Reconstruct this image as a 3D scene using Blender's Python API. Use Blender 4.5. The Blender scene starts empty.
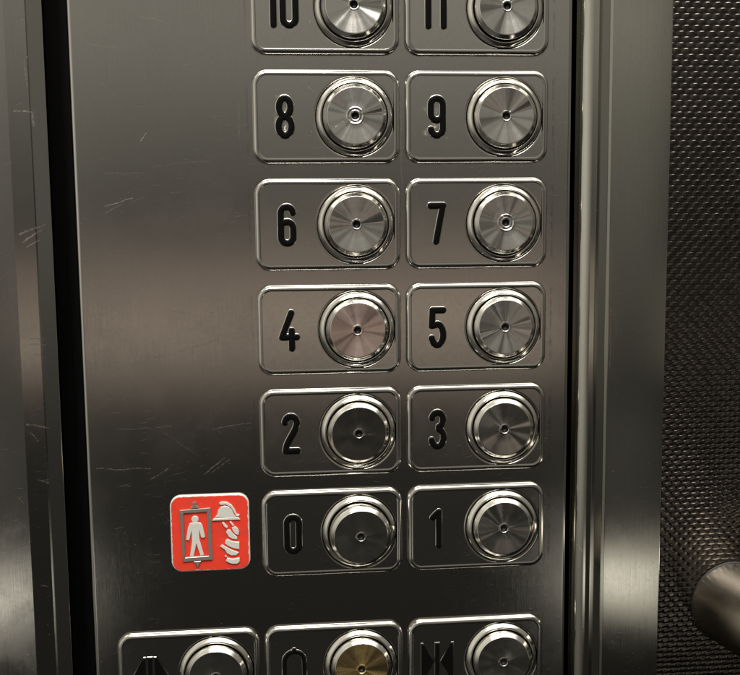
import bpy, bmesh, math, random
import numpy as np
from mathutils import Vector, Matrix
random.seed(7)
S = 0.001                                    # everything below is written in millimetres
sc = bpy.context.scene
COL = sc.collection
PI = math.pi

# ------------------------------------------------------------------ node helpers
class G:
    def __init__(s, tree): s.t = tree; s.n = tree.nodes; s.l = tree.links
    def put(s, sock, v):
        if isinstance(v, bpy.types.NodeSocket): s.l.new(v, sock)
        elif v is not None: sock.default_value = v
    def m(s, op, a, b=None, c=None, clamp=False):
        n = s.n.new('ShaderNodeMath'); n.operation = op; n.use_clamp = clamp
        s.put(n.inputs[0], a)
        if b is not None: s.put(n.inputs[1], b)
        if c is not None: s.put(n.inputs[2], c)
        return n.outputs[0]
    def v(s, op, a, b=None, scale=None):
        n = s.n.new('ShaderNodeVectorMath'); n.operation = op
        s.put(n.inputs[0], a)
        if b is not None: s.put(n.inputs[1], b)
        if scale is not None: s.put(n.inputs['Scale'], scale)
        return n.outputs['Value'] if op in ('DOT_PRODUCT', 'LENGTH', 'DISTANCE') else n.outputs[0]
    def mr(s, val, a, b, c=0., d=1., kind='SMOOTHSTEP'):
        n = s.n.new('ShaderNodeMapRange'); n.interpolation_type = kind
        s.put(n.inputs[0], val)
        for i, q in enumerate((a, b, c, d)): s.put(n.inputs[i+1], q)
        return n.outputs[0]
    def noise(s, vec, scale, detail=3., rough=.55, dist=0.):
        n = s.n.new('ShaderNodeTexNoise'); s.put(n.inputs['Vector'], vec)
        n.inputs['Scale'].default_value = scale; n.inputs['Detail'].default_value = detail
        n.inputs['Roughness'].default_value = rough; n.inputs['Distortion'].default_value = dist
        return n.outputs[0]
    def ramp(s, fac, stops, interp='LINEAR'):
        n = s.n.new('ShaderNodeValToRGB'); cr = n.color_ramp; cr.interpolation = interp
        while len(cr.elements) < len(stops): cr.elements.new(.5)
        for e, (p, c) in zip(cr.elements, stops): e.position = p; e.color = (*c, 1) if len(c) == 3 else c
        s.put(n.inputs[0], fac); return n.outputs[0]
    def mix(s, f, a, b):
        n = s.n.new('ShaderNodeMix'); n.data_type = 'RGBA'
        s.put(n.inputs[0], f); s.put(n.inputs[6], a); s.put(n.inputs[7], b); return n.outputs[2]
    def bump(s, h, strength, dist, normal=None):
        n = s.n.new('ShaderNodeBump'); n.inputs['Strength'].default_value = strength
        n.inputs['Distance'].default_value = dist; s.put(n.inputs['Height'], h)
        if normal is not None: s.put(n.inputs['Normal'], normal)
        return n.outputs[0]

def c4(c): return (*c, 1)

def new_mat(name):
    m = bpy.data.materials.new(name); m.use_nodes = True
    g = G(m.node_tree); b = g.n['Principled BSDF']
    return m, g, b

def mm_coords(g):
    tc = g.n.new('ShaderNodeTexCoord')
    return g.v('SCALE', tc.outputs['Object'], scale=1000.)

def seg_mask(g, P, segs, warp=2.2):
    tot = None
    dv = g.n.new('ShaderNodeTexNoise'); g.put(dv.inputs['Vector'], P); dv.inputs['Scale'].default_value = .12
    dw = g.n.new('ShaderNodeTexNoise'); g.put(dw.inputs['Vector'], P); dw.inputs['Scale'].default_value = 1.3
    Pw = g.v('ADD', P, g.v('SCALE', g.v('SUBTRACT', dv.outputs['Color'], (.5, .5, .5)), scale=warp))
    Pw = g.v('ADD', Pw, g.v('SCALE', g.v('SUBTRACT', dw.outputs['Color'], (.5, .5, .5)), scale=.35))
    Pw = g.v('MULTIPLY', Pw, (1, 0, 1))
    for (x0, z0, x1, z1, w, k) in segs:
        A = Vector((x0, 0, z0)); B = Vector((x1, 0, z1)); D = B-A
        pa = g.v('SUBTRACT', Pw, tuple(A))
        h = g.m('MULTIPLY', g.v('DOT_PRODUCT', pa, tuple(D)), 1/D.dot(D), clamp=True)
        hn = g.n.new('ShaderNodeVectorMath'); hn.operation = 'SCALE'
        hn.inputs[0].default_value = tuple(D); g.put(hn.inputs['Scale'], h)
        d = g.v('LENGTH', g.v('SUBTRACT', pa, hn.outputs[0]))
        q = g.mr(d, w*.3, w, k, 0.)
        tot = q if tot is None else g.m('MAXIMUM', tot, q)
    brk = g.mr(g.noise(P, .8, 2, .6), .38, .6, .25, 1.)
    return g.m('MULTIPLY', tot, brk)

def steel(name, base=(.60, .58, .53), rough=.2, grain=None, grain_amt=.25, aniso=0., smudge=.08,
          segs=(), specks=0., tangent=None, wear=0., sheen_freq=.02, grime=False, hair=0., blotch=0.):
    m, g, b = new_mat(name)
    P = mm_coords(g)
    b.inputs['Metallic'].default_value = 1
    rnd = g.noise(P, sheen_freq, 4, .6)
    rough_s = g.m('ADD', rough, g.m('MULTIPLY', g.m('SUBTRACT', rnd, .5), smudge*2))
    fine = g.noise(P, .6, 4, .7)
    rough_s = g.m('ADD', rough_s, g.m('MULTIPLY', g.m('SUBTRACT', fine, .5), smudge))
    col = g.mix(g.m('MULTIPLY', g.mr(fine, .35, .75), .22), c4(base), c4([q*.78 for q in base]))
    nrm = None
    if grain:                                 # long fine brush lines
        sv = {'z': (9., 9., .05), 'x': (.05, 9., 9.)}[grain]
        gv = g.v('MULTIPLY', P, sv)
        gr = g.noise(gv, 1., 3, .7)
        col = g.mix(g.m('MULTIPLY', g.mr(gr, .3, .7), .30), col, c4([q*.72 for q in base]))
        rough_s = g.m('ADD', rough_s, g.m('MULTIPLY', g.m('SUBTRACT', gr, .5), .10))
        nrm = g.bump(gr, grain_amt, .00003)
    if wear:                                  # scuffed film: many faint short marks
        w = g.noise(g.v('MULTIPLY', P, (.5, 1, 1.6)), 1., 5, .8, 1.2)
        wm = g.mr(w, .60, .66)
        rough_s = g.m('ADD', rough_s, g.m('MULTIPLY', wm, wear))
    if grime:                                 # pale flecks and dirt caught round the button plates
        sx = g.n.new('ShaderNodeSeparateXYZ'); g.put(sx.inputs[0], P)
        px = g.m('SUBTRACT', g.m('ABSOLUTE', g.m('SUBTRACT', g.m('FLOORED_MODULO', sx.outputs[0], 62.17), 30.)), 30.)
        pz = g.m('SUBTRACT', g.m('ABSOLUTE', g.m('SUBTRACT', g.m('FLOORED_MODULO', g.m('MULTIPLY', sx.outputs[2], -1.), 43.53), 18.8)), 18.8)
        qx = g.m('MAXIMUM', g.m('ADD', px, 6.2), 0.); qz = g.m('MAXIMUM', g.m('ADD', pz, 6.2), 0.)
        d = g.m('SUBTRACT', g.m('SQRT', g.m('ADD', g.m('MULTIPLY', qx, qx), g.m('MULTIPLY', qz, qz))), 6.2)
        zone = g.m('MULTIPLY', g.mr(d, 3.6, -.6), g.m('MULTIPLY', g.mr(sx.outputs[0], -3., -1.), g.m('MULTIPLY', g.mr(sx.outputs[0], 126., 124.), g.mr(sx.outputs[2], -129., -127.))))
        fk = g.m('MULTIPLY', g.mr(g.noise(g.v('MULTIPLY', P, (.6, 1, 1.3)), .8, 6, .75, .8), .5, .75), g.mr(g.noise(P, .07, 3, .6), .42, .62))
        gm = g.m('MULTIPLY', zone, fk)
        rough_s = g.m('ADD', rough_s, g.m('MULTIPLY', gm, .16)); col = g.mix(g.m('MULTIPLY', gm, .3), col, (.8, .76, .68, 1))
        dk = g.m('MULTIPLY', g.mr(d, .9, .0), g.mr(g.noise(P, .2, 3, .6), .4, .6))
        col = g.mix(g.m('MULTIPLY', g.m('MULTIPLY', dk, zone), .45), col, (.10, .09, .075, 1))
    if specks:
        sp = g.noise(P, .9, 2, .5)
        sm = g.mr(sp, .74, .78)
        rough_s = g.m('ADD', rough_s, g.m('MULTIPLY', sm, .35))
        pass
    if segs:
        tot = seg_mask(g, P, segs)
        rough_s = g.m('ADD', rough_s, g.m('MULTIPLY', tot, .42))
        col = g.mix(tot, col, (.95, .92, .86, 1))
    if hair:                                  # fine hairline scratches at several angles, thick where hands go
        sx = g.n.new('ShaderNodeSeparateXYZ'); g.put(sx.inputs[0], P); ht = None
        for i, (an, th) in enumerate(((4, .69), (-9, .71), (38, .735), (-52, .74), (12, .70))):
            ca, sa = math.cos(math.radians(an)), math.sin(math.radians(an))
            u_ = g.m('ADD', g.m('MULTIPLY', sx.outputs[0], ca), g.m('MULTIPLY', sx.outputs[2], sa))
            v_ = g.m('SUBTRACT', g.m('MULTIPLY', sx.outputs[2], ca), g.m('MULTIPLY', sx.outputs[0], sa))
            cv = g.n.new('ShaderNodeCombineXYZ'); g.put(cv.inputs[0], g.m('MULTIPLY', u_, .09)); g.put(cv.inputs[1], g.m('MULTIPLY', v_, 2.6)); cv.inputs[2].default_value = i*7.3
            q_ = g.mr(g.noise(cv.outputs[0], 1., 2, .5, .25), th, th+.05)
            ht = q_ if ht is None else g.m('MAXIMUM', ht, q_)
        ht = g.m('MULTIPLY', ht, g.mr(g.noise(P, .035, 3, .6), .42, .62, .12, 1.))
        rough_s = g.m('ADD', rough_s, g.m('MULTIPLY', ht, hair)); col = g.mix(g.m('MULTIPLY', ht, hair*1.6), col, (.92, .9, .84, 1))
    if blotch:
        bl = g.mr(g.noise(P, .045, 5, .62, .6), .42, .66)
        rough_s = g.m('ADD', rough_s, g.m('MULTIPLY', bl, blotch))
    b_old = b; out = g.n['Material Output']; g.n.remove(b_old)
    b = g.n.new('ShaderNodeBsdfAnisotropic'); b.distribution = 'BECKMANN'; g.l.new(b.outputs[0], out.inputs[0])
    g.put(b.inputs['Color'], col)
    g.put(b.inputs['Roughness'], g.m('MAXIMUM', rough_s, .04))
    if nrm is not None: g.put(b.inputs['Normal'], nrm)
    if aniso:
        b.inputs['Anisotropy'].default_value = aniso
        t = g.n.new('ShaderNodeTangent'); t.direction_type = 'RADIAL'; t.axis = tangent or 'Z'
        g.put(b.inputs['Tangent'], t.outputs[0])
    return m

def turned(name, base, rough=.19, aniso=.75, segs=(), plain=False, amp=.0018):
    """disc face cut on a lathe: concentric grooves"""
    m, g, b = new_mat(name)
    P = mm_coords(g)
    oi = g.n.new('ShaderNodeObjectInfo')
    b.inputs['Metallic'].default_value = 1
    sx = g.n.new('ShaderNodeSeparateXYZ'); g.put(sx.inputs[0], P)
    r = g.m('SQRT', g.m('ADD', g.m('POWER', g.m('ABSOLUTE', sx.outputs[0]), 2.), g.m('POWER', g.m('ABSOLUTE', sx.outputs[2]), 2.)))
    cv = g.n.new('ShaderNodeCombineXYZ'); g.put(cv.inputs[0], r); g.put(cv.inputs[1], g.m('MULTIPLY', oi.outputs['Random'], 50.))
    gr = g.noise(cv.outputs[0], 6., 3, .8)
    ang = g.m('ARCTAN2', sx.outputs[2], sx.outputs[0])
    av = g.n.new('ShaderNodeCombineXYZ')
    g.put(av.inputs[0], g.m('COSINE', ang)); g.put(av.inputs[1], g.m('SINE', ang)); g.put(av.inputs[2], g.m('MULTIPLY', oi.outputs['Random'], 31.))
    fan = g.noise(av.outputs[0], 2.6, 3, .65)
    col = g.mix(g.mr(gr, .3, .7, 0., .25), c4(base), c4([q*.7 for q in base]))
    g.put(b.inputs['Base Color'], col)
    sm = g.noise(P, .25, 4, .65)
    rs = g.m('ADD', rough, g.m('MULTIPLY', g.m('SUBTRACT', gr, .5), .12))
    rs = g.m('ADD', rs, g.m('MULTIPLY', g.m('SUBTRACT', fan, .5), .05 if plain else .22))
    rs = g.m('ADD', rs, g.m('MULTIPLY', g.m('SUBTRACT', sm, .5), .12))
    g.put(b.inputs['Roughness'], g.m('MAXIMUM', rs, .12))
    fan2 = g.noise(av.outputs[0], 1.25, 1., .5)
    nb = g.bump(g.m('MULTIPLY', fan2, g.mr(r, 1., 11., .1, 1., 'LINEAR')), 1., .0004 if plain else amp)
    g.put(b.inputs['Normal'], g.bump(gr, .35, .00003, nb))
    if segs:
        tot = seg_mask(g, P, segs, .5)
        g.put(b.inputs['Base Color'], g.mix(tot, col, (.95, .94, .9, 1)))
        g.put(b.inputs['Roughness'], g.m('ADD', g.m('MAXIMUM', rs, .12), g.m('MULTIPLY', tot, .3)))
    b.inputs['Anisotropic'].default_value = aniso; b.inputs['Anisotropic Rotation'].default_value = .25
    t = g.n.new('ShaderNodeTangent'); t.direction_type = 'RADIAL'; t.axis = 'Y'
    g.put(b.inputs['Tangent'], t.outputs[0])
    return m

def paint(name, base, rough, coat=0., var=.15, sc_=.4, metallic=0.):
    m, g, b = new_mat(name)
    P = mm_coords(g)
    n = g.noise(P, sc_, 4, .65)
    g.put(b.inputs['Base Color'], g.mix(g.mr(n, .3, .75, 0., var), c4(base), c4([q*.6 for q in base])))
    g.put(b.inputs['Roughness'], g.m('ADD', rough, g.m('MULTIPLY', g.m('SUBTRACT', n, .5), .2)))
    b.inputs['Coat Weight'].default_value = coat; b.inputs['Coat Roughness'].default_value = .12
    b.inputs['Metallic'].default_value = metallic
    g.put(b.inputs['Normal'], g.bump(n, .1, .0001))
    return m

# scratches of the panel, millimetres on its face: x0, z0, x1, z1, width, strength
SCR = [(-60, 33, -49, 36, .28, .8), (-60, 30.5, -53, 33.8, .2, .5), (-45, 59, -42.5, 62, .25, .8), (-36, -27.5, -16, -22, .2, .35),
       (-65, -35.5, -49, -31, .25, .5), (-46, -29, -38, -28.3, .2, .5), (-27, -27, -24, -30, .2, .3),
       (-68, -75.5, -46, -75.7, .22, .55), (-47, -81, -38, -76, .22, .6), (-24, -79, -15, -72.5, .25, .8), (-21, -79, -13, -73, .2, .6),
       (-20, -60, -4, -57.5, .2, .55), (-58, -59, -36, -58, .2, .3), (-40, -61, -24, -72, .15, .25), (-43, 107, -34, 106, .3, .5),
       (-64, 97, -52, 95, .25, .4), (-40, 49, -18, 51, .18, .25), (-60, 46, -44, 46.6, .18, .35), (-7.5, -38, -4, -41, .2, .5),
       (-60, 82, -57, 79, .2, .4), (-28, 88, -25, 89, .25, .5), (20, -47.2, 27, -46.5, .2, .4), (-5.6, 74, -5.2, 60, .3, .3),
       (60.5, 74, 61.1, 40, .2, .35), (126.5, 60, 127, 47, .2, .3), (128, 110, 128.6, 70, .2, .2)]
M = {}
M['panel'] = steel('brushed_panel_steel', (.54, .522, .492), .145, 'z', .16, 0, .03, [(*q_[:5], q_[5]*.8) for q_ in SCR], 1., 'Z', .05, grime=True, hair=.17, blotch=.022)
M['plate'] = steel('plate_steel', (.60, .585, .55), .16, None, 0, 0, .04, (), 1., None, .06, hair=.10, blotch=.02)
M['chrome'] = steel('ring_chrome', (.74, .72, .67), .10, None, 0, 0, .05)
M['cap_side'] = steel('cap_side_steel', (.76, .74, .69), .17, None, 0, 0, .12, (), .8)
M['cap_face'] = turned('turned_steel', (.66, .65, .62))
M['cap_scratched'] = turned('turned_steel_scratched', (.66, .65, .62), segs=[(-3.6, -1.2, -8.2, -4.2, .3, 1.3), (-9.4, -3.8, -11, -4.2, .25, 1.)])
M['cap_scored'] = turned('turned_steel_scored', (.50, .49, .46), .15, .1, segs=[(2, -.4, 7.2, -.3, .16, .5)], plain=True)
M['plate_worn'] = steel('plate_steel_worn', (.60, .585, .55), .16, None, 0, 0, .04, [(-21.5, -6.5, -17.5, -3.5, 1.7, .8), (-21.5, 3.2, -20, 1.2, 1.1, .5), (-17, 3.5, -17.2, 1.5, .9, .8), (-13, -8.5, -12.6, -8.2, .4, .6)], 1., None, .06, hair=.10, blotch=.02)
M['plate_rubbed'] = steel('plate_steel_rubbed', (.60, .585, .55), .16, None, 0, 0, .04, [(-19.8, 8.4, -16, 9.2, .9, .5), (-20.4, 1, -20.8, -2, .8, .5), (-16.9, 3.5, -17, 2.6, .8, .9), (-16.9, -3, -17, -5, .9, .9), (-7, 12, -5, 10, .3, .5)], 1., None, .06, hair=.10, blotch=.02)
M['cap_mild'] = turned('turned_steel_mild', (.60, .59, .56), .16, .6, amp=.0008)
M['cap_dull'] = turned('turned_steel_dull', (.56, .55, .52), .19, .4, plain=True)
M['cap_rose'] = turned('turned_rose_metal', (.95, .76, .71), .26, amp=.0012)
M['cap_gold'] = turned('turned_brass', (.90, .66, .30), .28)
M['black'] = paint('black_enamel', (.004, .004, .004), .30, 0, .1, 1.); M['black'].node_tree.nodes['Principled BSDF'].inputs['Specular IOR Level'].default_value = .10
M['pit'] = paint('dark_pit', (.012, .011, .010), .5)
M['gap'] = paint('dark_shaft', (.010, .010, .012), .7, 0, .3, .02)
M['red'] = paint('red_enamel', (.84, .052, .026), .40, .2, .10, .25)
def red_mat():
    m = M['red']; g = G(m.node_tree); b = g.n['Principled BSDF']; P = mm_coords(g)
    col = b.inputs['Base Color'].links[0].from_socket; ro = b.inputs['Roughness'].links[0].from_socket
    sx = g.n.new('ShaderNodeSeparateXYZ'); g.put(sx.inputs[0], P)
    e = g.m('MAXIMUM', g.m('ABSOLUTE', sx.outputs[0]), g.m('ABSOLUTE', sx.outputs[2]))
    n1 = g.noise(P, .5, 6, .75, .5); n2 = g.noise(g.v('MULTIPLY', P, (.25, 1, 3.)), 1., 3, .6, .4)
    chip = g.mr(g.m('ADD', g.m('MULTIPLY', g.m('SUBTRACT', e, 15.6), .5), n1), .68, .71)
    scuff = g.m('MULTIPLY', g.mr(n2, .66, .74), .35)
    dirt = g.m('MULTIPLY', g.mr(g.noise(P, .22, 5, .7), .48, .68), .35)
    col = g.mix(dirt, col, (.50, .035, .022, 1)); col = g.mix(scuff, col, (.9, .35, .28, 1)); col = g.mix(chip, col, (.72, .68, .62, 1))
    g.put(b.inputs['Base Color'], col); g.put(b.inputs['Roughness'], g.m('ADD', ro, g.m('MULTIPLY', dirt, .5)))
red_mat()
M['relief'] = paint('satin_relief', (.74, .72, .67), .42, 0, .3, 1.2, .1)
M['relief_dark'] = paint('satin_relief_frame', (.40, .36, .33), .32, 0, .5, 1.2, .6)
JSC = [(-93, 71, -86, 70.5, .5, .8), (-86.5, 70, -86, 65, .7, .8), (-93, 22, -84, 26, .5, .7), (-92, 19, -85, 24, .4, .8), (-91, 17, -86, 20, .35, .7),
       (-91, -20, -86, -20, .3, .8), (-91, -22.5, -86, -22.5, .3, .8), (-90, -26, -86, -28, .4, .5), (-88, 90, -87.5, 80, .5, .4), (-94, -55, -86, -57, .4, .5),
       (-93, -58, -90, -62, .3, .4), (-91, -78, -87, -80, .4, .4), (-92, -123, -89, -124, .4, .6)]
M['jamb'] = steel('jamb_steel', (.46, .445, .42), .12, 'z', .12, 0, .03, [(*q_[:5], q_[5]*.85) for q_ in JSC], .6, 'Z', .06, hair=.16, blotch=.03)
M['post'] = steel('post_steel', (.52, .508, .455), .095, 'z', .06, 0, .015, [(138, -117, 140, -119.5, .3, .6), (151, -40, 151, 20, .2, .2)], .5, 'Z', .05, hair=.06, blotch=.012)
M['rail'] = steel('rail_steel', (.66, .62, .55), .37, None, 0, 0, .10, hair=.12, blotch=.05)

def wall_mat():
    m, g, b = new_mat('embossed_dark_steel')
    P = mm_coords(g)
    n = g.noise(P, .3, 4, .6)
    g.put(b.inputs['Base Color'], g.mix(g.mr(n, .3, .7), (.155, .140, .125, 1), (.10, .092, .086, 1)))
    col = b.inputs['Base Color'].links[0].from_socket; out = g.n['Material Output']; g.n.remove(b)
    b = g.n.new('ShaderNodeBsdfAnisotropic'); b.distribution = 'BECKMANN'; g.l.new(b.outputs[0], out.inputs[0])
    g.put(b.inputs['Color'], col); g.put(b.inputs['Roughness'], g.m('ADD', .09, g.m('MULTIPLY', n, .09)))
    g.put(b.inputs['Normal'], g.bump(g.noise(P, 1.4, 3, .7), .25, .00006))
    return m
M['wall'] = wall_mat()

# ------------------------------------------------------------------ mesh helpers
def link(name, me, mats, parent=None, loc=None):
    o = bpy.data.objects.new(name, me); COL.objects.link(o)
    for m in (mats if isinstance(mats, (list, tuple)) else [mats]):
        me.materials.append(m)
    if parent: o.parent = parent
    if loc: o.location = [q*S for q in loc]
    return o

def mesh(name, verts, faces, mat_idx=None, smooth=True):
    me = bpy.data.meshes.new(name)
    me.from_pydata([(x*S, y*S, z*S) for x, y, z in verts], [], faces)
    if smooth: me.polygons.foreach_set('use_smooth', [True]*len(faces))
    if mat_idx: me.polygons.foreach_set('material_index', mat_idx)
    me.update(); return me

def fix(me):
    bm = bmesh.new(); bm.from_mesh(me); bmesh.ops.recalc_face_normals(bm, faces=bm.faces); bm.to_mesh(me); bm.free(); return me

def lathe(name, prof, n=128, slots=None, closed=False):
    """prof: (radius, height) with height toward the viewer (-y)"""
    vs, fs, mi = [], [], []
    for r, h in prof:
        for k in range(n):
            a = 2*PI*k/n; vs.append((r*math.cos(a), -h, r*math.sin(a)))
    for j in range(len(prof)-1):
        for k in range(n):
            fs.append((j*n+k, j*n+(k+1) % n, (j+1)*n+(k+1) % n, (j+1)*n+k)); mi.append(slots[j] if slots else 0)
    if closed:
        fs.append([(len(prof)-1)*n+k for k in range(n)]); mi.append(slots[-1] if slots else 0)
    return fix(mesh(name, vs, fs, mi))

def rr_loop(w, h, r, inset, n=10):
    r2 = max(r-inset, .05); x0, x1, z0, z1 = inset, w-inset, inset, h-inset
    pts = []
    for cx, cz, a0 in ((x1-r2, z1-r2, 0), (x0+r2, z1-r2, 90), (x0+r2, z0+r2, 180), (x1-r2, z0+r2, 270)):
        for k in range(n+1):
            a = math.radians(a0+90*k/n); pts.append((cx+r2*math.cos(a)-w/2, cz+r2*math.sin(a)-h/2))
    return pts

def rounded_plate(name, w, h, r, prof, hole=None):
    """prof: list of (inset, height); hole: (cx, cz, r0, [(r, height)...]) cut through the face"""
    bm = bmesh.new(); loops = []
    for ins, ht in prof:
        loops.append([bm.verts.new((x*S, -ht*S, z*S)) for x, z in rr_loop(w, h, r, ins)])
    for a, b in zip(loops, loops[1:]):
        for k in range(len(a)):
            bm.faces.new((a[k], a[(k+1) % len(a)], b[(k+1) % len(a)], b[k]))
    last = loops[-1]
    if hole:
        cx, cz, hp = hole; hl = []
        for rr, ht in hp:
            hl.append([bm.verts.new(((cx+rr*math.cos(2*PI*k/96))*S, -ht*S, (cz+rr*math.sin(2*PI*k/96))*S)) for k in range(96)])
        for a, b in zip(hl, hl[1:]):
            for k in range(96): bm.faces.new((a[k], a[(k+1) % 96], b[(k+1) % 96], b[k]))
        bm.edges.ensure_lookup_table()
        es = []
        for lp in (last, hl[0]):
            for k in range(len(lp)):
                e = bm.edges.get((lp[k], lp[(k+1) % len(lp)]))
                es.append(e or bm.edges.new((lp[k], lp[(k+1) % len(lp)])))
        bmesh.ops.triangle_fill(bm, edges=es, use_beauty=True, use_dissolve=False)
    else:
        bm.faces.new(last)
    bmesh.ops.recalc_face_normals(bm, faces=bm.faces)
    for f in bm.faces: f.smooth = True
    me = bpy.data.meshes.new(name); bm.to_mesh(me); bm.free(); return me

def arc(cx, cz, rx, rz, a0, a1, n=20):
    return [(cx+rx*math.cos(math.radians(a0+(a1-a0)*k/n)), cz+rz*math.sin(math.radians(a0+(a1-a0)*k/n))) for k in range(n+1)]

def sweep(strokes, w, h, base=-.2, nprof=8, flat=.45):
    """raised rounded strokes; returns verts, faces. strokes: (points, closed)"""
    V, F = [], []
    prof = [(-1, base)]+[( -math.cos(PI*k/nprof)*(1 if True else 1), None) for k in range(nprof+1)]+[(1, base)]
    pr = []
    for i, (u, b) in enumerate(prof):
        if b is not None: pr.append((u, b)); continue
        t = PI*(i-1)/nprof
        pr.append((u, h*min(1., math.sin(t)**flat if math.sin(t) > 0 else 0)))
    npf = len(pr)
    for pts, closed in strokes:
        pts = [Vector((p[0], p[1])) for p in pts]; n = len(pts)
        if not closed:
            # round ends: extra sections beyond the tips with shrinking half width
            d0 = (pts[0]-pts[1]).normalized(); d1 = (pts[-1]-pts[-2]).normalized(); R = w/2
            secs = []
            for k in range(6, 0, -1):
                a = PI/2*k/6; secs.append((pts[0]+d0*R*math.sin(a), max(math.cos(a), .03), -d0))
            for i, p in enumerate(pts):
                if i == 0: t = -d0
                elif i == n-1: t = d1
                else: t = ((pts[i]-pts[i-1]).normalized()+(pts[i+1]-pts[i]).normalized()).normalized()
                secs.append((p, 1., t))
            for k in range(1, 7):
                a = PI/2*k/6; secs.append((pts[-1]+d1*R*math.sin(a), max(math.cos(a), .03), d1))
        else:
            secs = [(pts[i], 1., (pts[(i+1) % n]-pts[i-1]).normalized()) for i in range(n)]
        o = len(V)
        for p, k, t in secs:
            nrm = Vector((t.y, -t.x))
            for u, ht in pr:
                q = p+nrm*(u*w/2*k); hh = ht if ht < 0 else ht*math.sqrt(max(k, .02))
                V.append((q.x, -hh, q.y))
        m = len(secs)
        for i in range(m if closed else m-1):
            j = (i+1) % m
            for a in range(npf-1):
                F.append((o+i*npf+a, o+i*npf+a+1, o+j*npf+a+1, o+j*npf+a))
    return V, F

def poly_relief(name, polys, h, bev):
    """flat raised outlines with a chamfered rim; polys: list of point lists (x, z) in mm"""
    bm = bmesh.new()
    for pts in polys:
        A = sum(pts[i-1][0]*pts[i][1]-pts[i][0]*pts[i-1][1] for i in range(len(pts)))
        if A < 0: pts = pts[::-1]
        n = len(pts); P = [Vector(p) for p in pts]; ins = []
        for i in range(n):
            e0 = (P[i]-P[i-1]).normalized(); e1 = (P[(i+1) % n]-P[i]).normalized()
            n0 = Vector((-e0.y, e0.x)); n1 = Vector((-e1.y, e1.x)); b = (n0+n1)
            b = b/max(b.length, .3); k = bev/max(b.dot(n1), .5); ins.append(P[i]+b*k)
        L = [[bm.verts.new((q.x*S, y*S, q.y*S)) for q in Q] for Q, y in ((P, .3), (P, -(h-bev*.8)), (ins, -h))]
        for a, b_ in zip(L, L[1:]):
            for k in range(n): bm.faces.new((a[k], a[(k+1) % n], b_[(k+1) % n], b_[k]))
        bm.faces.new(L[-1])
    bmesh.ops.recalc_face_normals(bm, faces=bm.faces)
    bmesh.ops.triangulate(bm, faces=[f for f in bm.faces if len(f.verts) > 4])
    me = bpy.data.meshes.new(name); bm.to_mesh(me); bm.free(); return me

def extrude_z(name, prof, z0, z1, idx=None, rings=12):
    """vertical sheet metal: prof is a list of (x, y)"""
    vs, fs = [], []; n = len(prof)
    for k in range(rings+1):
        z = z0+(z1-z0)*k/rings
        vs += [(x, y, z) for x, y in prof]
    for k in range(rings):
        for i in range(n-1):
            fs.append((k*n+i, k*n+i+1, (k+1)*n+i+1, (k+1)*n+i))
    return mesh(name, vs, fs)

def fillet(pts, rads, n=8):
    """round the corners of an open polyline; also doubles points next to the arcs so flats stay flat"""
    out = [pts[0]]
    for i in range(1, len(pts)-1):
        p0, p, p1 = Vector(pts[i-1]), Vector(pts[i]), Vector(pts[i+1]); r = rads[i-1]
        a, b = (p0-p).normalized(), (p1-p).normalized()
        if r <= 0: out.append(tuple(p)); continue
        half = a.angle(b)/2; d = r/math.tan(half); c = p+(a+b).normalized()*(r/math.sin(half))
        s, e = p+a*d, p+b*d
        out.append(tuple(s+a*.05))
        va, vb = s-c, e-c; ang = va.angle_signed(vb)
        for k in range(n+1):
            t = -ang*k/n; out.append((c.x+va.x*math.cos(t)-va.y*math.sin(t), c.y+va.x*math.sin(t)+va.y*math.cos(t)))
        out.append(tuple(e+b*.05))
    out.append(pts[-1]); return out

def empty(name, loc, label, cat, group=None):
    o = bpy.data.objects.new(name, None); COL.objects.link(o); o.location = [q*S for q in loc]
    o.empty_display_size = .01
    o['label'] = label; o['category'] = cat
    if group: o['group'] = group
    return o
def tag(o, label, cat, group=None):
    o['label'] = label; o['category'] = cat
    if group: o['group'] = group

# ------------------------------------------------------------------ the button units
W, H, R = 60., 37.6, 6.2
PITCH_X, PITCH_Z = 62.17, 43.53
T = 2.5
q = 1.75
PROF = [(0, 0), (0, T-q-.05)]+[(q*(1-math.cos(PI/2*k/7)), T-q+q*math.sin(PI/2*k/7)) for k in range(8)]+[(q+.10, T-.004), (q+.22, T-.022), (q+.42, T-.08), (q+.52, T-.105), (q+.65, T-.12), (q+.8, T-.12)]
BX = 11.4                                     # button centre right of the plate centre
T0 = T; FT = T-.12
hole = (BX, 0, [(17.0, FT), (16.5, FT), (16.35, FT-.04), (16.1, FT-.3), (15.95, FT-.7), (15.9, FT-1.8)])
plate_me = rounded_plate('plate', W, H, R, PROF, hole); plate_me.materials.append(M['plate'])
T = FT
Rp = [(15.75, -1.6), (15.74, -.25), (15.66, .05), (15.45, .3), (15.0, .72), (14.5, 1.12), (14.15, 1.34), (13.95, 1.4), (13.75, 1.33), (13.6, 1.1), (13.5, .7), (13.45, 0), (13.4, -1.6)]
ring_me = lathe('button_ring', Rp); ring_me.materials.append(M['chrome'])
plate_worn = plate_me.copy(); plate_worn.materials[0] = M['plate_worn']
plate_rubbed = plate_me.copy(); plate_rubbed.materials[0] = M['plate_rubbed']
well_me = lathe('button_well', [(16.2, -1.55), (1., -1.55)], 64, closed=True); well_me.materials.append(M['pit'])
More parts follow.
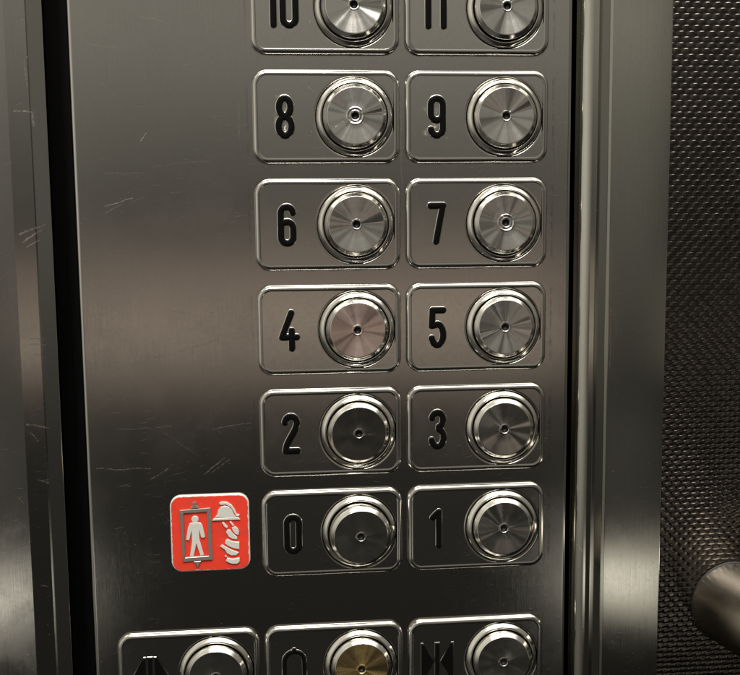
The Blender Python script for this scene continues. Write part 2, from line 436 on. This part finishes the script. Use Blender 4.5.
def cap_mesh(top, face, ring=False):
    pr = [(12.98, -1.5), (12.98, top-1.75), (12.93, top-1.6), (12.82, top-1.45), (12.5, top-1.12), (12.1, top-.72), (11.8, top-.42), (11.6, top-.2), (11.5, top-.07), (11.4, top-.01), (11.3, top), (11.15, top)]
    k = len(pr)-1
    pr += [(6., top)]
    if ring: pr += [(3.75, top), (3.6, top+.05), (3.4, top+.22), (3.15, top+.24), (2.9, top+.05), (2.75, top-.05)]
    pr += [(2.5, top), (2.35, top+.02), (2.15, top+.14), (1.9, top+.18), (1.65, top+.10), (1.5, top-.1), (1.38, top-.5), (1.3, top-1.6), (.02, top-1.7)]
    sl = [0]*k+[1]*(len(pr)-1-k); sl[-1] = 2; sl[-2] = 2; sl[-3] = 2
    me = lathe('button_cap', pr, slots=sl)
    for m in (M['cap_side'], face, M['pit']): me.materials.append(m)
    return me
CAP = {'steel': cap_mesh(3.9, M['cap_face']), 'rose': cap_mesh(3.7, M['cap_rose']), 'gold': cap_mesh(4.6, M['cap_gold']), 'tall': cap_mesh(6.8, M['cap_dull']),
       'mid': cap_mesh(4.6, M['cap_dull']), 'ringed': cap_mesh(3.9, M['cap_scratched'], True), 'ringed_plain': cap_mesh(3.9, M['cap_face'], True), 'mild': cap_mesh(3.9, M['cap_mild']), 'scored': cap_mesh(3.9, M['cap_scored'])}

x_, z_ = 2.55, 7.4
DIG = {
 '0': [(arc(0, z_-x_, x_, x_, 0, 180)+arc(0, -z_+x_, x_, x_, 180, 360), True)],
 '1': [([(.5, z_), (.5, -z_)], False), ([(.5, z_-.1), (-.6, z_-.9), (-2.1, 4.9)], False)],
 '2': [(arc(0, 4.6, 2.5, 2.8, 175, -15)+[(1.6, 1.6), (-.6, -2.2), (-1.8, -4.6), (-2.4, -z_+.2)], False), ([(-2.4, -z_), (2.7, -z_)], False)],
 '3': [(arc(0, 4.2, 2.4, 3.1, 165, -75), False), (arc(0, -3.6, 2.6, 3.8, 78, -165), False)],
 '4': [([(1.0, z_), (-2.9, -2.6)], False), ([(-2.9, -2.7), (3.2, -2.7)], False), ([(1.1, 0), (1.1, -z_)], False)],
 '5': [([(2.5, z_), (-2.0, z_)], False), ([(-2.0, z_), (-2.3, .9)], False), ([(-2.3, .9)]+arc(0, -2.9, 2.5, 4.4, 115, -160, 26), False)],
 '6': [(arc(0, 4.6, 2.5, 2.8, 10, 180)+[(-2.5, 0)], False), (arc(0, -.3-1.0, 2.5, 2.6, 0, 180)+arc(0, -4.8, 2.5, 2.6, 180, 360), True)],
 '7': [([(-2.7, z_), (2.6, z_)], False), ([(2.5, z_), (1.3, 1.6), (-.4, -z_)], False)],
 '8': [(arc(0, 3.9, 2.3, 3.5, 0, 350, 35), True), (arc(0, -3.7, 2.6, 3.7, 0, 350, 35), True)],
}
DIG['9'] = [([(-x, -z) for x, z in p], c) for p, c in DIG['6']]
def glyph(strokes, w=2.6, name='numeral', parent=None, dx=0., dz=0.):
    V, F = sweep(strokes, w, .62); o = link(name, fix(mesh(name, V, F)), M['black'], parent, (dx, -T, dz))
    V, F = sweep(strokes, w+.45, .14); link('numeral_rim', fix(mesh('numeral_rim', V, F)), M['chrome'], o)
    return o
def solid_symbol(polys, name, parent, dx):
    o = link(name, poly_relief(name, polys, .6, .22), M['black'], parent, (dx, -T, 0))
    link('symbol_rim', poly_relief('symbol_rim', [[(x+(.28 if x > mx else -.28), z+(.3 if z > 0 else -.3)) for x, z in p] for p in polys for mx in [sum(a for a, b in p)/len(p)]], .14, .1), M['chrome'], o); return o

def unit(col, z_top, label, digits=None, cap='steel', tilt=(0, 0)):
    cx = col*PITCH_X+W/2; cz = z_top-H/2
    t = empty('elevator_button', (cx, 0, cz), label, 'elevator button', 'elevator buttons on the panel')
    p = bpy.data.objects.new('plate', {'9': plate_worn, '8': plate_rubbed}.get(digits, plate_me)); COL.objects.link(p); p.parent = t
    for nm, me in (('button_ring', ring_me), ('button_well', well_me), ('button_cap', CAP[cap])):
        o = bpy.data.objects.new(nm, me); COL.objects.link(o); o.parent = t; o.location = (BX*S, -T*S, 0)
        if nm == 'button_ring': o.rotation_euler.y = random.uniform(0, 6)
        if nm == 'button_cap':
            o.rotation_euler = (math.radians(tilt[0]), 0, math.radians(tilt[1]))
    if digits:
        xs = [0.] if len(digits) == 1 else ([-3.6, 3.2] if digits == '10' else [-3.2, 3.1])
        for d, dx in zip(digits, xs):
            glyph(DIG[d], parent=t, dx=-W/2+(13.1 if len(digits) == 1 else 12.4)+dx)
    return t

LAB = {'10': 'steel button with black number 10, at the top above button 8', '11': 'steel button with black number 11, at the top above button 9',
 '8': 'steel button with black number 8, scratch and raised rim round its centre hole', '9': 'steel button with black number 9 and worn silver patch beside the digit',
 '6': 'steel button with black number 6, between buttons 8 and 4', '7': 'steel button with black number 7, between buttons 9 and 5',
 '4': 'button with black number 4 and rose tinted metal cap', '5': 'steel button with black number 5, right of the rose capped button',
 '2': 'steel button with black number 2, above the zero button', '3': 'steel button with black number 3, directly above button 1',
 '0': 'steel button with black number 0 beside the red sign, cap standing proud', '1': 'steel button with black number 1, directly right of button 0'}
for d, (c, r) in {'10': (0, -1), '11': (1, -1), '8': (0, 0), '9': (1, 0), '6': (0, 1), '7': (1, 1), '4': (0, 2), '5': (1, 2), '2': (0, 3), '3': (1, 3), '0': (0, 4), '1': (1, 4)}.items():
    unit(c, -(r-2)*PITCH_Z, LAB[d], d, {'4': 'rose', '0': 'tall', '8': 'ringed', '7': 'ringed_plain', '2': 'scored', '3': 'mild', '1': 'mild'}.get(d, 'steel'), {'0': (2.5, 1.5), '2': (2.2, .5)}.get(d, (random.uniform(-1, 1), random.uniform(-1, 1))))
ZB = -146.86
u = unit(-1, ZB, 'steel door open button with black outward arrows, at bottom left', cap='mid', tilt=(.5, 0))
dx = -W/2+13.6
solid_symbol([[(-7.5, 0), (-2.9, 8.3), (-1.9, 8.3), (-1.9, -8.3), (-2.9, -8.3)], [(-.85, 8.4), (.85, 8.4), (.85, -8.4), (-.85, -8.4)], [(1.9, 8.3), (2.9, 8.3), (7.5, 0), (2.9, -8.3), (1.9, -8.3)]], 'door_open_symbol', u, dx)
u = unit(0, ZB, 'alarm button with black bell outline and brass coloured cap', cap='gold', tilt=(-1, 0))
bell = [(-5.2, -5.6), (-4.4, -4.2), (-4.3, 1.6)]+arc(0, 3.2, 4.3, 4.4, 172, 8, 18)+[(4.3, 1.6), (4.4, -4.2), (5.2, -5.6)]
o = glyph([(bell, False), ([(-5.2, -5.8), (5.2, -5.8)], False), ([(0, 7.9), (0, 8.4)], False), ([(-.8, -8.1), (.8, -8.1)], False)], 1.9, 'bell_symbol', u, -W/2+12.6)
u = unit(1, ZB, 'steel door close button with black inward arrows, at bottom right', cap='mid', tilt=(.5, 0))
solid_symbol([[(-7.0, 8.3), (-5.9, 8.3), (-1.4, 0), (-5.9, -8.3), (-7.0, -8.3)], [(-.9, 8.4), (.9, 8.4), (.9, -8.4), (-.9, -8.4)], [(7.0, 8.3), (7.0, -8.3), (5.9, -8.3), (1.4, 0), (5.9, 8.3)]], 'door_close_symbol', u, -W/2+12.8)

# ------------------------------------------------------------------ red badge
def bp(x, y):                                  # traced outline -> badge millimetres
    u_ = (x-125-(y-100)*10/465)/476*32.6; v_ = (y-100+(x-125)*17/476)/463*32.6
    return (u_-16.3, 16.3-v_)
bz = empty('firefighter_sign', (-21.7, 0, -104.2), 'small red square sign with lift, person, helmet and flame in relief, left of button 0', 'sign')
link('sign_plate', rounded_plate('sign_plate', 33., 33., 4.6, [(0, 0), (0, .9), (.08, 1.08), (.25, 1.22), (.5, 1.28), (.6, 1.28)]), M['relief'], bz)
link('red_face', rounded_plate('red_face', 32.1, 32.1, 4.2, [(0, 1.2), (0, 1.36), (.05, 1.42), (.15, 1.44), (.2, 1.44)]), M['red'], bz)
HB = (0, -1.44, 0)
fr = []
fo = [bp(*p) for p in ((183, 180), (370, 165), (382, 485), (200, 498))]; fi = [bp(*p) for p in ((206, 199), (349, 189), (358, 461), (214, 471))]
for k in range(4): fr.append([fo[k], fo[(k+1) % 4], fi[(k+1) % 4], fi[k]])
bars = []
for k in range(4):                             # four mitred bars, a hair apart
    a, b_, c_, d_ = [Vector(p) for p in fr[k]]; e = (b_-a).normalized()*.02
    bars.append([tuple(a+e), tuple(b_-e), tuple(c_-e), tuple(d_+e)])
link('lift_frame', poly_relief('lift_frame', bars, .75, .2), M['relief_dark'], bz, HB)
for pts in (((247, 172), (262, 150), (262, 135), (273, 122), (284, 135), (284, 148), (302, 166)), ((266, 496), (310, 493), (298, 518), (291, 536), (280, 518))):
    link('frame_hook', poly_relief('frame_hook', [[bp(*p) for p in pts]], .7, .2), M['relief_dark'], bz, HB)
body = [(243, 262), (262, 256), (296, 255), (312, 260), (322, 278), (336, 345), (322, 352), (312, 345), (300, 300), (302, 360), (328, 457), (308, 463), (283, 385), (266, 466), (243, 466), (256, 375), (254, 305), (240, 366), (221, 362), (232, 290)]
person = link('person_symbol', poly_relief('person_symbol', [[bp(*p) for p in body], [bp(276+22*math.cos(a*PI/9), 236+21*math.sin(a*PI/9)) for a in range(18)]], .7, .18), M['relief'], bz, HB)
helm = [(398, 226), (412, 205), (416, 182), (432, 160), (458, 152), (484, 160), (503, 182), (514, 208), (528, 226)]
brim = [(380, 245), (390, 231), (540, 222), (551, 238)]
crest = [(424, 136), (440, 127), (472, 130), (500, 148), (520, 178), (530, 204), (547, 207), (543, 218), (526, 216), (512, 190), (494, 162), (466, 146), (430, 148)]
link('helmet_symbol', poly_relief('helmet_symbol', [[bp(*p) for p in s] for s in (helm, brim, crest)], .7, .16), M['relief'], bz, HB)
fl = [[(500, 288), (519, 279), (536, 292), (544, 312), (540, 334), (520, 326), (506, 308)],
      [(464, 316), (474, 300), (488, 300), (505, 322), (532, 346), (532, 360), (505, 358), (480, 344)],
      [(457, 385), (462, 366), (474, 358), (500, 372), (545, 377), (545, 422), (514, 416), (478, 402)],
      [(428, 404), (440, 392), (462, 406), (500, 426), (541, 442), (528, 458), (496, 460), (470, 446), (455, 424)],
      [(463, 494), (470, 474), (504, 482), (546, 474), (547, 498), (532, 512), (500, 512), (478, 504)],
      [(440, 258), (450, 254), (476, 282), (468, 294), (452, 280)], [(486, 252), (496, 249), (514, 274), (506, 281)], [(455, 464), (462, 458), (470, 468), (463, 472)]]
link('flame_symbol', poly_relief('flame_symbol', [[bp(*p) for p in s] for s in fl], .7, .16), M['relief'], bz, HB)

# ------------------------------------------------------------------ panel, jamb, post, wall, rail
ZL, ZH = -520., 480.
pf = fillet([(-72.2, 30), (-72.2, 0), (132.7, 0), (132.7, 30)], [1.9, 1.5], 8)
o = link('control_panel', extrude_z('control_panel', pf, ZL, ZH), M['panel'])
tag(o, 'brushed steel elevator control panel plate behind the buttons, finely scratched', 'control panel')

jp = fillet([(-330, -3.4), (-95.2, -3.4), (-87.0, -2.5), (-81.2, 1.8), (-81.0, 30)], [2.0, 3.5, 2.2], 8)
o = link('door_jamb', extrude_z('door_jamb', jp, ZL, ZH), M['jamb'])
tag(o, 'scuffed steel door jamb with a folded edge, left of the black gap', 'door jamb')

pp = fillet([(135.3, 30), (135.3, 4.4), (140.9, -1.9), (148.7, .2), (149.9, -.3), (175.6, -.3), (175.6, 30)], [2.0, 7.5, .6, .6, .5], 8)
o = link('corner_post', extrude_z('corner_post', pp, ZL, ZH), M['post'])
tag(o, 'folded steel corner post with a rounded bead, right of the panel', 'corner post')

# embossed wall: offset rows of small shallow lens bumps pressed into the sheet
WY = 12.
xs_ = np.concatenate([np.arange(174.2, 246, .5), np.arange(246, 330, 1.5)]); zs_ = np.concatenate([np.arange(-300, -225, .8), np.arange(-225, 165, .125), np.arange(165, 240, .8)])
nx, nz = len(xs_), len(zs_)
X, Z = np.meshgrid(xs_, zs_)
PX, PZ = 4.55, 4.88
def lens(x, z):
    u_ = (x/PX-np.round(x/PX))*PX; v_ = (z/PZ-np.round(z/PZ))*PZ
    v_ = v_-.07*u_
    d = (np.abs(u_/2.0)**2.6+np.abs(v_/1.15)**2.6)**(1/2.6); t = np.clip((1.0-d)/.30, -.1, 1.1)
    return np.where(t < .1, np.maximum(t+.1, 0)**2/.4, np.where(t > .9, 1-np.maximum(1.1-t, 0)**2/.4, t))
wob = .04*np.sin(X*.9+Z*.37)+.04*np.sin(X*.31-Z*.83)
jit = 1+.07*np.sin(X*.71+1.3*np.sin(Z*.63))*np.sin(Z*.79+X*.41)
hgt = .155*np.maximum(lens(X+wob, Z+wob*.5), lens(X+PX/2+wob, Z+PZ/2+wob*.5))
co = np.stack([X, WY-hgt*jit, Z], -1).reshape(-1, 3)*S
i0 = (np.arange(nz-1)[:, None]*nx+np.arange(nx-1)[None]).ravel()
fc = np.stack([i0, i0+1, i0+nx+1, i0+nx], -1)
me = bpy.data.meshes.new('embossed_wall')
me.vertices.add(len(co)); me.vertices.foreach_set('co', co.ravel())
me.loops.add(fc.size); me.loops.foreach_set('vertex_index', fc.ravel())
me.polygons.add(len(fc)); me.polygons.foreach_set('loop_start', np.arange(len(fc))*4); me.polygons.foreach_set('loop_total', np.full(len(fc), 4))
me.polygons.foreach_set('use_smooth', np.ones(len(fc), bool)); me.update(calc_edges=True); me.validate()
o = link('embossed_wall', me, M['wall'])
tag(o, 'dark steel wall sheet embossed with rows of tiny dashes, at the right', 'wall panel')

# handrail: leaves the wall and bends away to the right
hr = empty('handrail', (215.8, WY, -151.5), 'round steel handrail end coming out of the embossed wall, bottom right', 'handrail')
RB = 62.; rad = 19.2
def tube(name, path, r, n=64, mat=None, cap=False):
    V, F = [], []
    for i, (p, t) in enumerate(path):
        t = t.normalized(); a = Vector((0, 0, 1)); b = t.cross(a).normalized()
        rr = r[i] if isinstance(r, list) else r
        for k in range(n):
            an = 2*PI*k/n; qv = p+a*rr*math.cos(an)+b*rr*math.sin(an); V.append(tuple(qv))
    for i in range(len(path)-1):
        for k in range(n): F.append((i*n+k, i*n+(k+1) % n, (i+1)*n+(k+1) % n, (i+1)*n+k))
    return fix(mesh(name, V, F))
A0 = math.radians(11); D0 = Vector((math.sin(A0), -math.cos(A0), 0)); P0 = Vector((0, -1.2, 0))
path = [(P0-D0*8, D0), (P0, D0), (P0+D0*20, D0), (P0+D0*40, D0)]; RB = 70.; PB = P0+D0*40
for k in range(1, 21):                         # then it bends to run along the wall
    a = A0+(PI/2-A0)*k/20; path.append((PB+Vector((RB*(math.cos(A0)-math.cos(a)), -RB*(math.sin(a)-math.sin(A0)), 0)), Vector((math.sin(a), -math.cos(a), 0))))
path += [(path[-1][0]+Vector((d, 0, 0)), Vector((1, 0, 0))) for d in (30, 150)]
link('rail_tube', tube('rail_tube', path, rad), M['rail'], hr)
link('rail_gap_shade', tube('rail_gap_shade', [(Vector((0, 2, 0)), Vector((0, -1, 0))), (Vector((0, -1.1, 0)), Vector((0, -1, 0))), (Vector((0, -1.15, 0)), Vector((0, -1, 0)))], [19.9, 19.7, 19.2]), M['pit'], hr)  # black ring, its colour stands in for the shaded gap where tube meets wall

bk = link('back_wall', mesh('back_wall', [(-500, 62, -600), (500, 62, -600), (500, 62, 560), (-500, 62, 560)], [(0, 1, 2, 3)], smooth=False), M['gap'])
bk['kind'] = 'structure'

# ------------------------------------------------------------------ light
w = bpy.data.worlds.new('World'); sc.world = w; w.use_nodes = True
g = G(w.node_tree); bg = g.n['Background']
tc = g.n.new('ShaderNodeTexCoord'); sp = g.n.new('ShaderNodeSeparateXYZ'); g.put(sp.inputs[0], g.v('NORMALIZE', tc.outputs['Generated']))
el = g.m('MULTIPLY', g.m('ARCSINE', sp.outputs[2]), 180/PI)
az = g.m('MULTIPLY', g.m('ARCTAN2', sp.outputs[0], g.m('MULTIPLY', sp.outputs[1], -1.)), 180/PI)   # 0 = straight out of the panel, + = right
def stops(lst): return [((e+90)/180, c) for e, c in lst]
ELT = g.m('MULTIPLY_ADD', el, 1/180, .5)
def gy(v, warm=0.): return (v*(1.05+warm), v, v*(.865-warm*1.2))
def gc(v): return (v*1.03, v, v*.91)
CEN = g.ramp(ELT, stops([(-90, gy(.012)), (-26, gy(.022)), (-17, gy(.027)), (-12.5, gy(.036)), (-10.5, gy(.055, .02)), (-9.0, (.12, .10, .082)), (-7.9, (.30, .25, .205)), (-6.9, (.48, .40, .33)), (-5.9, (.48, .40, .33)), (-4.9, (.26, .21, .168)), (-3.6, (.36, .285, .235)), (-2.6, (.29, .235, .195)),
     (-1.7, (.125, .112, .097)), (1, gy(.11)), (5, gy(.17)), (8, gy(.24)), (11, gy(.30)), (20, gy(.26)), (36, gy(.4)), (44, gc(2.0)), (90, gc(2.6))]))
SID = g.ramp(ELT, stops([(-90, gy(.008)), (-26, gy(.012)), (-22.0, gy(.03)), (-21.2, gy(.7)), (-20.0, gy(1.5)), (-18.9, gy(1.)), (-18.2, gy(.12)), (-16, gy(.06)), (-12, gy(.07)), (-9.5, gy(.05)),
     (-5, gy(.09)), (0, gy(.14)), (5, gy(.19)), (10, gy(.30)), (20, gy(.32)), (36, gy(.4)), (44, gc(2.0)), (90, gc(2.6))]))
mside = g.m('MAXIMUM', g.mr(az, 16.9, 18.2), g.mr(az, -12.3, -13.3))
colr = g.mix(mside, CEN, SID)
wal = g.ramp(ELT, stops([(-90, gy(.006)), (-23, gy(.012)), (-21.5, gy(.2)), (-20, gy(.7)), (-18.6, gy(.6)), (-17.2, gy(.08)), (-15.5, gy(.03)), (-9.5, gy(.02)), (-7.5, gy(.15, .05)), (-4, gy(.13, .06)), (-1.5, gy(.04)), (3, gy(.05)), (6, gy(.10, .05)), (14, gy(.13, .05)), (30, gy(.10)), (38, gc(.2)), (46, gc(9.)), (60, gc(10.)), (90, gc(6.))]))
colr = g.mix(g.mr(az, 21.6, 22.4), colr, wal)
far = g.ramp(ELT, stops([(-90, gy(.01)), (-30, gy(.02)), (-12, gy(.05)), (-4, gy(.12)), (10, gy(.20)), (33, gy(.3)), (41, gc(1.3)), (48, gc(2.2)), (90, gc(3.))]))
colr = g.mix(g.m('MAXIMUM', g.mr(az, 34., 46.), g.mr(az, -22., -32.)), colr, far)
strip = g.m('MULTIPLY', g.m('MULTIPLY', g.mr(az, -100., -60.), g.mr(az, -6., -56.)), g.mr(el, -32., 8., .1, 1.))
colr = g.mix(strip, colr, (*gy(.72), 1))
back = g.m('MAXIMUM', g.mr(az, 100., 110.), g.mr(az, -108., -118.))
colr = g.mix(back, colr, (.01, .01, .01, 1))
g.put(bg.inputs['Color'], colr); bg.inputs['Strength'].default_value = 1.

ld = bpy.data.lights.new('ceiling_lamp', 'AREA'); ld.shape = 'RECTANGLE'; ld.size = .62; ld.size_y = .42; ld.energy = 13.; ld.color = (1, .965, .89)
lo = bpy.data.objects.new('ceiling_lamp', ld); COL.objects.link(lo)
lo.location = (-.14, -.78, 1.02)
lo.rotation_euler = (Vector((.03, 0, -.05))-lo.location).to_track_quat('-Z', 'Y').to_euler()

# ------------------------------------------------------------------ camera
cam = bpy.data.cameras.new('camera'); co_ = bpy.data.objects.new('camera', cam); COL.objects.link(co_)
right = Vector((.9952, -.0973, -.0100)); down = Vector((-.0214, -.1164, -.9930)); 
fwd = Vector((.0954, .9884, -.1179))
down = (-fwd.cross(right)).normalized()*(1); up = right.cross(fwd).normalized()
if up.z < 0: up = -up
right = fwd.cross(up).normalized(); fwd = fwd.normalized()
mw = Matrix((( right.x, up.x, -fwd.x, 6.9*S), (right.y, up.y, -fwd.y, -416.*S), (right.z, up.z, -fwd.z, 26.98*S), (0, 0, 0, 1)))
co_.matrix_world = mw
cam.sensor_width = 36; cam.lens = 36*1000/740; cam.clip_start = .01; cam.clip_end = 50
sc.camera = co_
sc.render.resolution_x = 1024; sc.render.resolution_y = 934
sc.view_settings.view_transform = 'Standard'; sc.view_settings.look = 'None'; sc.view_settings.gamma = 1; sc.view_settings.exposure = 0
